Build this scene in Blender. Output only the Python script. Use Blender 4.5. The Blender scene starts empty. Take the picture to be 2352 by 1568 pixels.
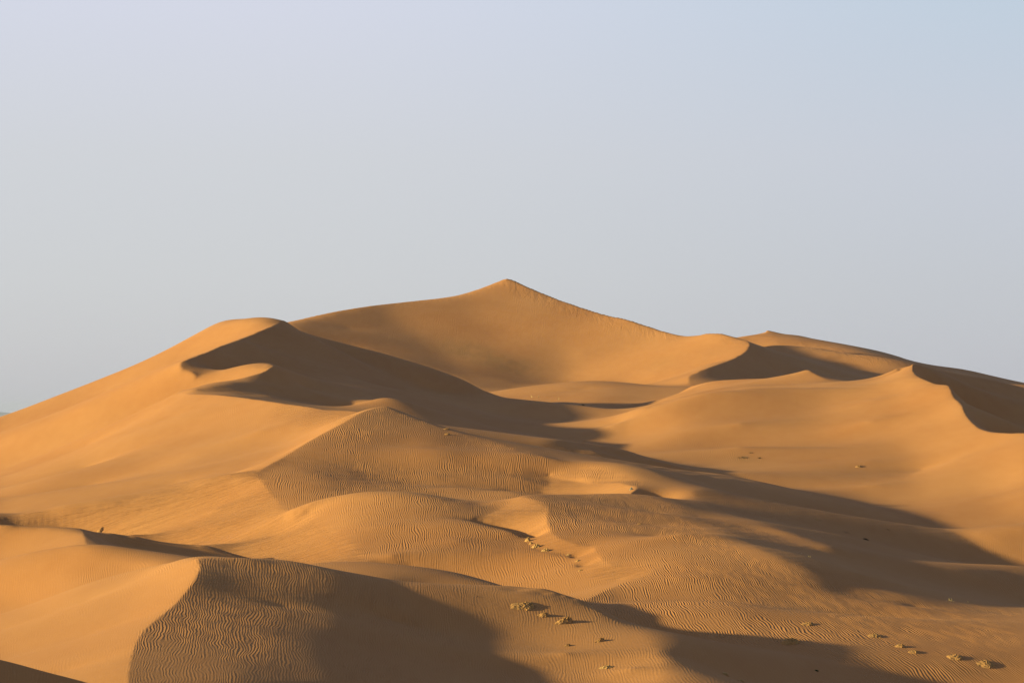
"""Desert dunes at low sun: one height field solved from crest lines, spot heights and slopes, split into dunes."""
import bpy, math, random, time
import numpy as np
from mathutils import Vector
# ---- log-polar height solver: unknown s = Z/Y on grid (v=lnY rows, a=X/Y columns)
F=4573.0; CX=1176.0; HY=939.0
A0,A1=-0.36,0.36
V0,V1=np.log(48.0),np.log(1100.0)
def pix(px,py,Y): return ((px-CX)/F, np.log(Y), (HY-py)/F)
class Lvl: pass
def resample(P,h):
    P=np.asarray(P,float); out=[]
    for p,q in zip(P[:-1],P[1:]):
        n=max(1,int(np.ceil(max(abs(q[0]-p[0])/h[0],abs(q[1]-p[1])/h[1])*1.5)))
        t=np.arange(n)[:,None]/n
        out.append(p+(q-p)*t)
    out.append(P[-1:]); return np.concatenate(out)
def smooth_curve(P,k=6):
    # Catmull-Rom (centripetal-ish, chord in image) densify
    P=np.asarray(P,float)
    if len(P)<3: return P
    E=np.vstack([2*P[0]-P[1],P,2*P[-1]-P[-2]]); out=[]
    for i in range(1,len(E)-2):
        p0,p1,p2,p3=E[i-1:i+3]
        d=lambda u,w: max(1e-6,np.hypot(u[0]-w[0],u[1]-w[1]))**0.5
        t0=0;t1=t0+d(p0,p1);t2=t1+d(p1,p2);t3=t2+d(p2,p3)
        for t in np.linspace(t1,t2,k,endpoint=False):
            a1=(t1-t)/(t1-t0)*p0+(t-t0)/(t1-t0)*p1
            a2=(t2-t)/(t2-t1)*p1+(t-t1)/(t2-t1)*p2
            a3=(t3-t)/(t3-t2)*p2+(t-t2)/(t3-t2)*p3
            b1=(t2-t)/(t2-t0)*a1+(t-t0)/(t2-t0)*a2
            b2=(t3-t)/(t3-t1)*a2+(t-t1)/(t3-t1)*a3
            out.append((t2-t)/(t2-t1)*b1+(t-t1)/(t2-t1)*b2)
    out.append(P[-1]); return np.array(out)
def solve(curves,points,slopes,na_levels,ratio,iters,verbose=True,start=None):
    """curves: (pts[(px,py,Y)], sharp, weight); points: (a,v,s,weight); slopes: (a,v,ga,weight) wanted s_a"""
    prev=start
    for li,na in enumerate(na_levels):
        ha=(A1-A0)/(na-1); nv=int(round((V1-V0)/(ha*ratio)))+1; hv=(V1-V0)/(nv-1)
        crease=np.ones((nv,na),np.float64)
        ia=[];iv=[];ss=[];ww=[]
        base=hv/ha**3
        for P,sharp,wt in curves:
            Q=np.array([pix(*p) for p in P])
            Q=resample(Q,(ha,hv))
            i=(Q[:,0]-A0)/ha; j=(Q[:,1]-V0)/hv
            ok=(i>=0)&(i<na-1)&(j>=0)&(j<nv-1); i=i[ok];j=j[ok];Q=Q[ok]
            ia.append(i);iv.append(j);ss.append(Q[:,2]);ww.append(np.full(len(i),wt*4*base))
            if sharp>0:
                ii=np.rint(i).astype(int);jj=np.rint(j).astype(int)
                crease[jj,ii]=np.minimum(crease[jj,ii],1-sharp)
                # make 4-connected
                for k in range(len(ii)-1):
                    if ii[k]!=ii[k+1] and jj[k]!=jj[k+1]:
                        crease[jj[k],ii[k+1]]=np.minimum(crease[jj[k],ii[k+1]],1-sharp)
        base0=(( V1-V0)/ (A1-A0))  # placeholder
        for a,v,s,wt in points:
            i=(a-A0)/ha;j=(v-V0)/hv
            if 0<=i<na-1 and 0<=j<nv-1:
                ia.append([i]);iv.append([j]);ss.append([s]);ww.append([wt*2e9*0.02])
        crease=np.maximum(crease,.03)
        ia=np.concatenate(ia);iv=np.concatenate(iv);ss=np.concatenate(ss);ww=np.concatenate(ww)
        i0=ia.astype(int);j0=iv.astype(int);fi=ia-i0;fj=iv-j0
        idx=np.stack([j0*na+i0,j0*na+i0+1,(j0+1)*na+i0,(j0+1)*na+i0+1]); cw=np.stack([(1-fi)*(1-fj),fi*(1-fj),(1-fi)*fj,fi*fj])
        N=nv*na
        # slope constraints (gradient along a and v): ga*s_a+gv*s_v+g0*s = val
        sl=None
        if len(slopes):
            S=np.array(slopes,float); i=(S[:,0]-A0)/ha;j=(S[:,1]-V0)/hv
            ok=(i>=2)&(i<na-3)&(j>=2)&(j<nv-3);S=S[ok];i=i[ok];j=j[ok]
            i1=np.rint(i).astype(int);j1=np.rint(j).astype(int)
            sidx=np.stack([j1*na+i1+1,j1*na+i1-1,(j1+1)*na+i1,(j1-1)*na+i1,j1*na+i1])
            scf=np.stack([S[:,2]/(2*ha),-S[:,2]/(2*ha),S[:,3]/(2*hv),-S[:,3]/(2*hv),S[:,4]])
            sl=(sidx,scf,S[:,5],S[:,6]*2000.0)
        area=ha*hv
        Waa=crease[:,1:-1]*area/ha**4
        Wvv=crease[1:-1,:]*area
        c4=np.minimum(np.minimum(crease[1:,1:],crease[1:,:-1]),np.minimum(crease[:-1,1:],crease[:-1,:-1]))
        Wav=2*c4*area/(ha*hv)**2
        b_p,b_0,b_m=1/hv**2+.5/hv,-2/hv**2,1/hv**2-.5/hv
        # tiny membrane
        mu=1e-3
        Wa=mu*area/ha**2; Wv=mu*area/hv**2*0.3
        def A(s):
            r=np.zeros((nv,na))
            d=Waa*(s[:,2:]-2*s[:,1:-1]+s[:,:-2]); r[:,2:]+=d; r[:,1:-1]-=2*d; r[:,:-2]+=d
            d=Wvv*(b_p*s[2:]+b_0*s[1:-1]+b_m*s[:-2]); r[2:]+=b_p*d; r[1:-1]+=b_0*d; r[:-2]+=b_m*d
            d=Wav*(s[1:,1:]-s[1:,:-1]-s[:-1,1:]+s[:-1,:-1]); r[1:,1:]+=d; r[1:,:-1]-=d; r[:-1,1:]-=d; r[:-1,:-1]+=d
            d=Wa*(s[:,1:]-s[:,:-1]); r[:,1:]+=d; r[:,:-1]-=d
            d=Wv*(s[1:]-s[:-1]); r[1:]+=d; r[:-1]-=d
            f=s.ravel(); e=(f[idx]*cw).sum(0)*ww
            r=r.ravel()+np.bincount(idx.ravel(),weights=(cw*e).ravel(),minlength=N)
            if sl is not None:
                e=(f[sl[0]]*sl[1]).sum(0)*sl[3]
                r+=np.bincount(sl[0].ravel(),weights=(sl[1]*e).ravel(),minlength=N)
            return r.reshape(nv,na)
        dg=np.zeros((nv,na))
        dg[:,2:]+=Waa;dg[:,1:-1]+=4*Waa;dg[:,:-2]+=Waa
        dg[2:]+=b_p**2*Wvv;dg[1:-1]+=b_0**2*Wvv;dg[:-2]+=b_m**2*Wvv
        dg[1:,1:]+=Wav;dg[1:,:-1]+=Wav;dg[:-1,1:]+=Wav;dg[:-1,:-1]+=Wav
        dg+=4*mu*area/ha**2
        dg=dg.ravel()+np.bincount(idx.ravel(),weights=(cw**2*ww).ravel(),minlength=N)
        rhs=np.bincount(idx.ravel(),weights=(cw*(ss*ww)).ravel(),minlength=N)
        if sl is not None:
            dg+=np.bincount(sl[0].ravel(),weights=(sl[1]**2*sl[3]).ravel(),minlength=N)
            rhs+=np.bincount(sl[0].ravel(),weights=(sl[1]*(sl[2]*sl[3])).ravel(),minlength=N)
        dg=dg.reshape(nv,na);rhs=rhs.reshape(nv,na)
        if prev is None: x=np.full((nv,na),-0.03)
        else:
            pv,pa=prev.shape
            jj=np.linspace(0,pv-1,nv);iiq=np.linspace(0,pa-1,na)
            j0_=np.minimum(jj.astype(int),pv-2);i0_=np.minimum(iiq.astype(int),pa-2)
            fj_=(jj-j0_)[:,None];fi_=(iiq-i0_)[None]
            x=(prev[j0_][:,i0_]*(1-fj_)*(1-fi_)+prev[j0_+1][:,i0_]*fj_*(1-fi_)+prev[j0_][:,i0_+1]*(1-fj_)*fi_+prev[j0_+1][:,i0_+1]*fj_*fi_)
        t=time.time()
        r=rhs-A(x); z=r/dg; p=z.copy(); rz=(r*z).sum(); r0=np.sqrt((rhs*rhs/dg).sum())
        for k in range(iters[li]):
            Ap=A(p); al=rz/(p*Ap).sum(); x+=al*p; r-=al*Ap
            z=r/dg; rz2=(r*z).sum(); 
            if np.sqrt(rz2)<1e-6*r0: break
            p=z+rz2/rz*p; rz=rz2
        if verbose: print('level',na,nv,'it',k,'res',np.sqrt(rz)/r0,'t',round(time.time()-t,1))
        prev=x
    return prev

# (name, sharp, weight, [(px,py,Y),...])
def sc(k,pts): return [(x,y,Y*k) for x,y,Y in pts]
C=[]
def cv(name,sharp,pts,w=1.0): C.append((name,sharp,w,pts))
PT=[]   # px,py,Y visible points
HD=[]   # px,Y,Z hidden points
def pt(*a):
    for p in a: PT.append(p)
def hd(*a):
    for p in a: HD.append(p)
# ---- P peak
cv('P',1,[(480,790,677.5),(560,765,699.5),(665,740,716),(760,718,727.1),(850,703,738.1),(930,694,749.1),(1000,687,760.1),(1050,679,765.6),(1100,664,768.9),(1140,649,771.1),(1165,641,771.1),(1200,655,764.5),(1260,680,753.5),(1320,702,740.3),(1390,724,727.1),(1440,735,718.3),(1480,749,711.7),(1520,762,705),(1568,772,696.3),(1601,771,689.6),(1621,767.5,685.2),(1651,767,680.7),(1675,772,676.4),(1698,779,672),(1718,784,667.6),(1720,789,663.2),(1716,804,652.2),(1701,816,641.2),(1675,829,630.2),(1635,842,616.9),(1601,856,604.8),(1581,866,596),(1583,879,588.2),(1588,887,581.6)],3)
pt((1165,700,746.8),(1165,760,721.5),(1165,820,694),(1165,870,668.7),(1180,889,657.7),
 (800,760,710.5),(800,808,688.5),(1500,800,688.5),(1500,850,661),(1500,885,642.2),(980,760,716),(980,830,683),(980,885,658.7),(1340,800,699.5),(1340,870,663.2),(1620,810,664.2),(1600,840,633.4))
hd((1165,881.3,22.03),(800,815.2,13.22),(1500,793.2,11.02),(600,771.1,5.51),(1300,870.3,13.22),(1650,749.1,8.81),(1000,881.3,15.42))
# ---- R2 far right
cv('R2',1,[(1600,800,848.3),(1640,790,850.5),(1701,778,853.9),(1718,771,859.6),(1755,766,865.2),(1760,761,867.4),(1768,760,867.4),(1795,766,865.2),(1835,770.5,862.9),(1868,777.5,859.6),(1918,786.5,853.9),(1968,796,848.3),(2018,806,842.7),(2068,820,837.1),(2101,832.5,833.7)],4)
cv('R2b',0.9,[(2101,832.5,833.7),(2141,842,842.7),(2185,844,853.9),(2235,852.5,859.6),(2285,866,867.4),(2335,877.5,874.2),(2352,880,876.4),(2480,900,887.6),(2700,925,898.9)],4)
pt((1800,800,825.7),(1900,815,742),(2040,850,763.2),(2060,835,774.9),(1740,790,764.3),(1960,815,786.5),(1750,828,648),(1850,845,662),(1780,860,640),(1950,855,690),(1900,865,660),(2000,866,700))
cv('R2c',0.8,[(1757,764,865),(1775,770,854.4),(1789,777,844.8),(1783,783,837.4)])
hd((1760,932.6,16.85),(1900,932.6,11.24),(2100,932.6,6.74),(2300,955.1,2.25),(2500,955.1,-2.25),(1700,741.6,15.73))
# ---- G right big dune
cv('Gr',1,[(1588,887,500),(1635,876,490),(1701,871,482),(1768,868,475),(1801,862.5,470),(1835,855,466),(1856,850,463),(1868,857.5,460),(1901,872.5,452),(1935,879,446),(1968,877.5,442),(2018,868.5,436),(2045,854,433),(2058,848,431),(2068,850.5,430),(2088,842.5,428),(2101,836,426)],4)
cv('Gc',1,[(2101,836,426),(2097,846,418),(2101,857.5,409),(2118,869,399),(2151,882,387),(2180,886.5,379),(2185,899,373),(2191,912.5,368),(2208,932.5,358),(2221,956,348.5),(2235,972.5,341),(2255,987.5,333),(2301,995,325),(2352,995,320),(2480,990,312),(2700,985,308)])
hd((2400,350,-8.5),(2320,352,-7));hd((1640,525,4.5),(1768,510,4),(1900,500,3),(2018,480,2.5),(2101,470,1),(2150,420,0),(2230,400,-3),(2300,375,-7.5),(2400,370,-8))
cv('G2',0.4,[(2101,836,428),(2150,848,445),(2230,870,462),(2352,909,480),(2480,950,500)])
pt((2300,880,640),(2352,893,620),(2250,905,440),(2352,942,430),(2300,960,402),(2250,941,368),(2300,972,366),(2190,880,430)); hd((2230,520,3),(2352,540,0),(2150,490,5))
cv('Gf',0,[(1411,974,399),(1451,962.5,400),(1517,936,402),(1568,918.5,404),(1618,906,405),(1668,901,405),(1718,899.5,405),(1801,901,404),(1868,904,402)],4)
pt((1718,886,440),(1600,893,450),(1850,880,435))
pt((1700,960,375),(1700,1020,345),(1700,1085,312),(1900,1060,332),(2000,892,402),(2000,915,386),(2000,954,365),(2000,1056,325),(2200,972,345),(2200,1050,315),(2352,1050,300),(2352,1120,278),(2250,1142,275),(2352,1200,220),(2045,866,424),(1550,980,385),(1550,1040,345))
cv('Gv',0.7,[(1600,1104,304),(1650,1111,304),(1750,1116,303),(1850,1118,303),(1950,1117,301),(2018,1112.5,300),(2061,1104,304),(2115,1079,319)],.5)
# ---- plain B
pt((2352,1300,180),(2250,1320,170),(2352,1407,141),(2352,1568,106),(2150,1185,262),(2250,1222,236),(1835,1504,107),(1968,1529,106),(2168,1565,106),(2100,1250,211),(2100,1400,138),(2050,1150,288),
 (1500,1240,165),(1520,1210,172),(1568,1320,139),(1568,1400,122),(1460,1380,128),(1700,1320,141),(1701,1482,107),(1800,1400,126),(2000,1420,131),(1800,1180,236),(1950,1230,190),(2010,1330,152),(2123,1348,152),(1950,1300,158),(2100,1310,168),(2000,1287,168))
cv('B1',0.2,[(1568,1227,158),(1701,1245.5,156),(1851,1275.5,152),(1968,1315.5,147)])
cv('Dt',0,[(1484,1136,206),(1568,1150,203),(1650,1180,193),(1768,1212,181),(1901,1255,169)])
# ---- H hummocks
cv('H',0.3,[(1060,918,604.6),(1094,906.5,598),(1151,896,586.9),(1201,891,581.5),(1251,890,575.9),(1294,890,571.4),(1340,894,567)])
cv('H2',0.3,[(1294,890,609.1),(1317,883,606.9),(1351,878,603.5),(1401,877,598),(1451,880,589.1),(1517,886.5,575.9),(1568,889,562.6)])
hd((1200,620.2,4.65),(1400,629.1,5.75),(1100,631.2,4.99))
pt((1250,905,557),(1450,930,529.4),(1520,915,520.5),(1350,905,553.7))
# ---- L shade toe ridge
hd((1250,478,1.0),(1150,486,1.8),(1341,469,.1),(1417,461,-1),(1300,488,.8),(1378,482,.2),(1420,478,-.4),(1460,470,-.8),(1250,496,1.6),(1378,496,.5),(1378,512,.9),(1300,505,1.8),(1440,494,.2),(1440,512,.8),(1500,495,.6),(1000,292,-3.6),(1060,286,-4.2))
cv('Lt',0.8,[(984,890,474),(1051,902,474),(1094,906.5,472),(1201,917.5,466),(1284,926,458),(1341,932.5,453),(1417,942.5,447),(1467,945,442)],4)
pt((1200,960,440),(1300,970,428),(1080,930,450))
# ---- N ridge
cv('N',0.2,[(784,936,372),(817,929,371),(851,919,370),(884,913.5,369),(917,917.5,369),(951,927.5,371),(1001,941,375),(1051,956,381),(1101,972.5,388),(1134,982.5,393),(1184,989,399),(1224,989,402),(1284,986,404),(1351,982.5,404),(1411,974,402)])
# ---- L big left dune
cv('Lc',1,[(654,737,480),(617,752.5,465),(567,774,450),(542,783,440),(500,799,425),(467,814,413),(433,826,403.5),(418,832.5,399.5),(413,839,397.5),(415,846,396),(423,851.5,395),(437,856,393.5),(445,861,392.5),(450,864,392)],2)
cv('Ls',0.3,[(654,737,480),(633,735,488),(600,733.5,498),(567,734,508),(533,737,515),(500,745,518),(467,759,515),(430,779,510),(367,812.5,505),(300,842.5,500),(227,871,495),(133,910,488),(60,944,482),(0,968.5,478),(-100,1000,472),(-300,1050,465)])
hd((600,540,13),(540,555,11),(430,555,4),(227,560,-5),(0,540,-11),(-200,530,-14),(654,525,12))
cv('LP',0.5,[(654,737,480),(683,756,478),(733,781,475),(784,808,473),(851,841,472),(917,869,472),(984,890,474)])
hd((683,540,12),(760,545,8),(850,540,5.5),(1000,530,3.5),(1200,500,1.2))
cv('Lb',0.3,[(450,864,392),(483,856,394),(533,845,396),(583,836.5,395),(617,834.5,392),(632,840,388)])
cv('Li',0.4,[(542,783,440),(580,791,440.5),(620,806,441),(700,829,442),(780,852,443),(870,884,444),(950,906,447)],.5)
cv('Ltg',1,[(632,840,388),(623,846,385),(600,856,381.5),(550,870,376),(500,877.5,371),(473,882,368.5),(433,894,364.5),(418,896,363.5),(402,905,360)],2)
pt((480,845,408),(530,830,419),(580,825,429),(550,886,366),(550,902,352),(620,880,373),(620,902,360),(500,893,358),(450,901,352),(700,905,385),(800,915,375),(850,900,400),(950,900,430),(750,850,443),(850,870,446),(700,800,458),(600,800,446))
hd((600,330,.6),(583,407,7.0),(520,408,6.6),(680,322,.1))
pt((300,884,450),(0,1000,450),(200,925,400),(0,1030,400),(200,1030,346),(0,1090,346),(0,1130,290))
# ---- L2
cv('L2',1,[(402,905,359),(450,906,347),(500,907.5,336),(550,912.5,326),(600,920,316),(650,927.5,308),(700,934,301),(743,941,295),(784,942.5,289),(831,947,282)],2)
pt((400,960,331),(400,1030,297),(400,1088,266),(200,1085,310),(200,1125,280),(200,1160,240),(600,980,287),(600,1040,261),(600,1070,245),(660,1035,252),(720,1000,262),(784,960,274))
# ---- M
cv('Mc',0.9,[(887,933,272),(861,937.5,270),(831,947,266),(784,974,258),(730,1002,250),(660,1045,238),(593,1089,226),(603,1109,221),(627,1139,214),(653,1169,207),(680,1182,203)])
cv('Ms',0,[(887,933,272),(917,942.5,273),(951,956,272),(1001,974,268),(1051,989,263),(1117,1007.5,256),(1184,1029,249),(1234,1042.5,244),(1284,1054,239.5),(1351,1067.5,235),(1417,1086,229),(1484,1106,223),(1568,1132.5,215),(1650,1160,207)])
cv('L3',0.7,[(-200,1205,220),(0,1189,226),(67,1176,230),(167,1167,234),(250,1155.5,239),(300,1140.5,243),(400,1109,250),(500,1092,243),(575,1081,231)],.5)
pt((413,1252,198),(300,1200,210),(420,1130,228),(500,1100,235),(500,1200,208),(500,1150,216))
pt((800,1022,245),(800,1078,230),(800,1128,217),(1000,1031,245),(1000,1085,230),(1000,1134,217),(1200,1040,245),(1200,1093,230),(1100,1137,217),(700,1080,227))
pt((1100,990,330),(1300,1020,302),(1300,1045,280),(1500,1050,312),(1500,1085,280),(1250,1008,318))
hd((900,310,-1.6),(831,310,-1.4))
# ---- C
cv('C',0.97,[(1261,1091,234),(1317,1105,230),(1384,1110.5,225.5),(1424,1110,222.3),(1444,1114,220),(1463,1119.5,217.5),(1451,1132,214)],2)
pt((1384,1099,227.5),(1340,1091,231.5),(1440,1106,222.5),(1384,1130,220.5),(1424,1128,218.5),(1300,1130,224));hd((1500,214,-10.2))
# ---- D
cv('D',0.1,[(433,1257,181),(500,1250,182.5),(567,1244,184.5),(610,1229,186),(650,1203,187),(680,1181,187.3),(715,1158,188),(750,1144,189),(784,1137,190),(851,1133,192),(917,1133,193),(984,1138,193),(1051,1145.5,192),(1101,1150.5,190.5),(1144,1149,189),(1177,1144,187.5),(1201,1138,187),(1234,1135.5,190),(1317,1135,195),(1417,1133,202),(1484,1136,206)])
hd((851,201,-9.5),(1000,202,-9.4),(1144,200,-9.8),(1317,209,-9.9),(715,196,-10.5))
cv('Db',0.6,[(710,1176,187),(740,1202,180),(770,1219,175),(784,1232,171),(817,1262,164),(834,1279,160),(844,1289,158)],.4)
pt((590,1285,176),(640,1240,184),(500,1275,178))
pt((1500,1212,175),(1400,1190,177),(1320,1172,178.5),(1320,1150,187),(1400,1160,188),(1500,1180,188));hd((1417,211,-9.9))
pt((900,1200,172),(900,1250,159),(1050,1230,164),(1100,1165,184))
# ---- S
cv('S',0.95,[(1197,1142,185),(1224,1145.5,183),(1251,1154,180.5),(1260,1165.5,178),(1257,1185.5,174),(1261,1212,168),(1277,1232,163),(1317,1247,160),(1357,1250.5,159),(1364,1259,157),(1381,1282,152),(1394,1294,149.5),(1434,1299,148),(1477,1300.5,146.5),(1500,1309,144),(1484,1320.5,142.3),(1451,1332,140.8),(1417,1345,138.5),(1334,1384,131.5)],2)
cv('Sf',0.8,[(1084,1197,175),(1134,1210.5,171),(1177,1222,168),(1204,1239,165),(1221,1255.5,161.5),(1251,1267,159),(1304,1275.5,157),(1317,1292,153.5),(1331,1309,150),(1371,1324,146.5),(1417,1332,144)])
hd((1142,174,-10.9),(1187,171,-11.2),(1217,167.6,-11.5),(1322,156.5,-11.95),(1338,152,-12.2))
cv('Sb',0.5,[(1074,1192,176),(1117,1182,178),(1151,1165.5,182),(1191,1142,185.5)])
# ---- F
cv('F',0.9,[(-100,1205,172),(0,1208,168),(83,1209,168),(167,1211.5,167),(188,1215.5,166),(193,1227,162),(195,1242,158),(207,1259,153),(227,1279,147)])
cv('Fr',0.3,[(188,1215.5,166),(250,1230,168),(333,1242,169),(433,1259,169),(550,1282,168)])
pt((250,1248,166),(310,1268,168),(333,1280,160),(433,1285,160),(300,1300,140),(0,1300,135),(200,1300,131),(0,1450,106))
hd((100,178,-12.5),(0,180,-12.5),(188,182,-12.9),(250,182,-13.1))
# ---- A (scaled)
k=.833
cv('Ac',1,[(452,1285,105),(459,1299,103),(457,1312,101.5),(447,1332,99.5),(427,1359,97),(400,1389,93.5),(360,1422,89),(333,1445.5,86),(313,1475.5,82),(303,1505.5,78.5),(297,1535.5,75),(293,1567.5,72),(288,1640,65)])
cv('Al',0.3,[(452,1285,105),(433,1283,108),(413,1285,110),(397,1291,113),(333,1308,116),(283,1320,118)])
cv('As',0,[(452,1282,105.5),(500,1282,106),(567,1283,106.5),(633,1289,107.3),(700,1295,108),(784,1310,109),(851,1322,110),(917,1335,111),(1001,1342,112),(1067,1344,112.7),(1117,1345.5,113),(1157,1349,113),(1217,1359,112.6),(1267,1369,112),(1327,1384,110.5),(1384,1402,108.3),(1451,1439,103.5),(1484,1459,100.5),(1504,1479,98),(1524,1512,94),(1534,1567,88),(1540,1640,80)],8)
pt((700,1430,94),(650,1400,98),(900,1440,101),(1150,1500,96),(1300,1480,96),(1450,1520,92),(1600,1520,96),(1700,1565,94))
hd((600,117,-10.2),(452,116,-9.8),(1300,120,-12.8),(1450,113,-13),(1000,117,-10.8))
pt((200,1459,94),(150,1545,80),(300,1340,107),(200,1380,108),(0,1513,93))
cv('A2',0.3,[(700,1295,127),(784,1289,130),(884,1294,130),(951,1302,129),(1034,1312,127),(1074,1320.5,125.5),(1117,1334,123),(1161,1348,120.5)])
hd((800,142,-12.3),(1000,140,-12.3))
pt((900,1326,119))
# ---- corner
cv('Q',1,[(-300,1440,62.5),(0,1514,62),(100,1540.5,62),(203,1567.5,62),(350,1610,61.5),(500,1660,61)],2)
pt((0,1568,60.4),(100,1580,61)); hd((0,75,-10.5),(150,72,-10.4),(0,56,-9.6),(200,57,-10.6))
pt((-100,1210,218),(-100,1150,260),(-200,1120,320))
# ---- margins
hd((-450,60,-9),(-450,100,-12),(-450,150,-13),(-450,220,-13.5),(-450,300,-13),(-450,400,-12),(-450,500,-13),(-450,700,-14),(-450,950,-14),(0,700,-13),(0,900,-14),(500,800,-10),(800,950,-12),(1200,1040,0),(1600,1040,0),(2000,1040,0),(2300,1040,-2),(2600,1040,-6),(500,1040,-12),(0,1060,-14),(2800,1060,-12),(-400,1060,-14),
 (2800,60,-13),(2800,100,-12.5),(2800,150,-12.5),(2800,220,-12.3),(2800,300,-9),(2800,400,-6),(2800,500,-5),(2800,700,-6),(2800,850,-10),(1600,60,-13),(2200,60,-12.8),(1000,60,-13.2),(600,60,-11.5),(300,50,-11),(1300,70,-13.2))
hd((600,52,-10.5),(800,52,-11.5),(1000,52,-12.5),(1300,52,-12.5),(1500,52,-12.2),(1600,52,-12.6),(1800,52,-13),(2200,52,-13),(2500,52,-13),(2800,52,-13),
 (1700,66,-12.8),(1900,66,-13),(2400,66,-13),(1700,74,-12.6),(1900,74,-13),(1800,82,-12.8),(2400,75,-13),(300,50,-11),(0,52,-10.5),(-450,52,-10),(1540,56,-11.6),(1540,64,-11))

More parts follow.
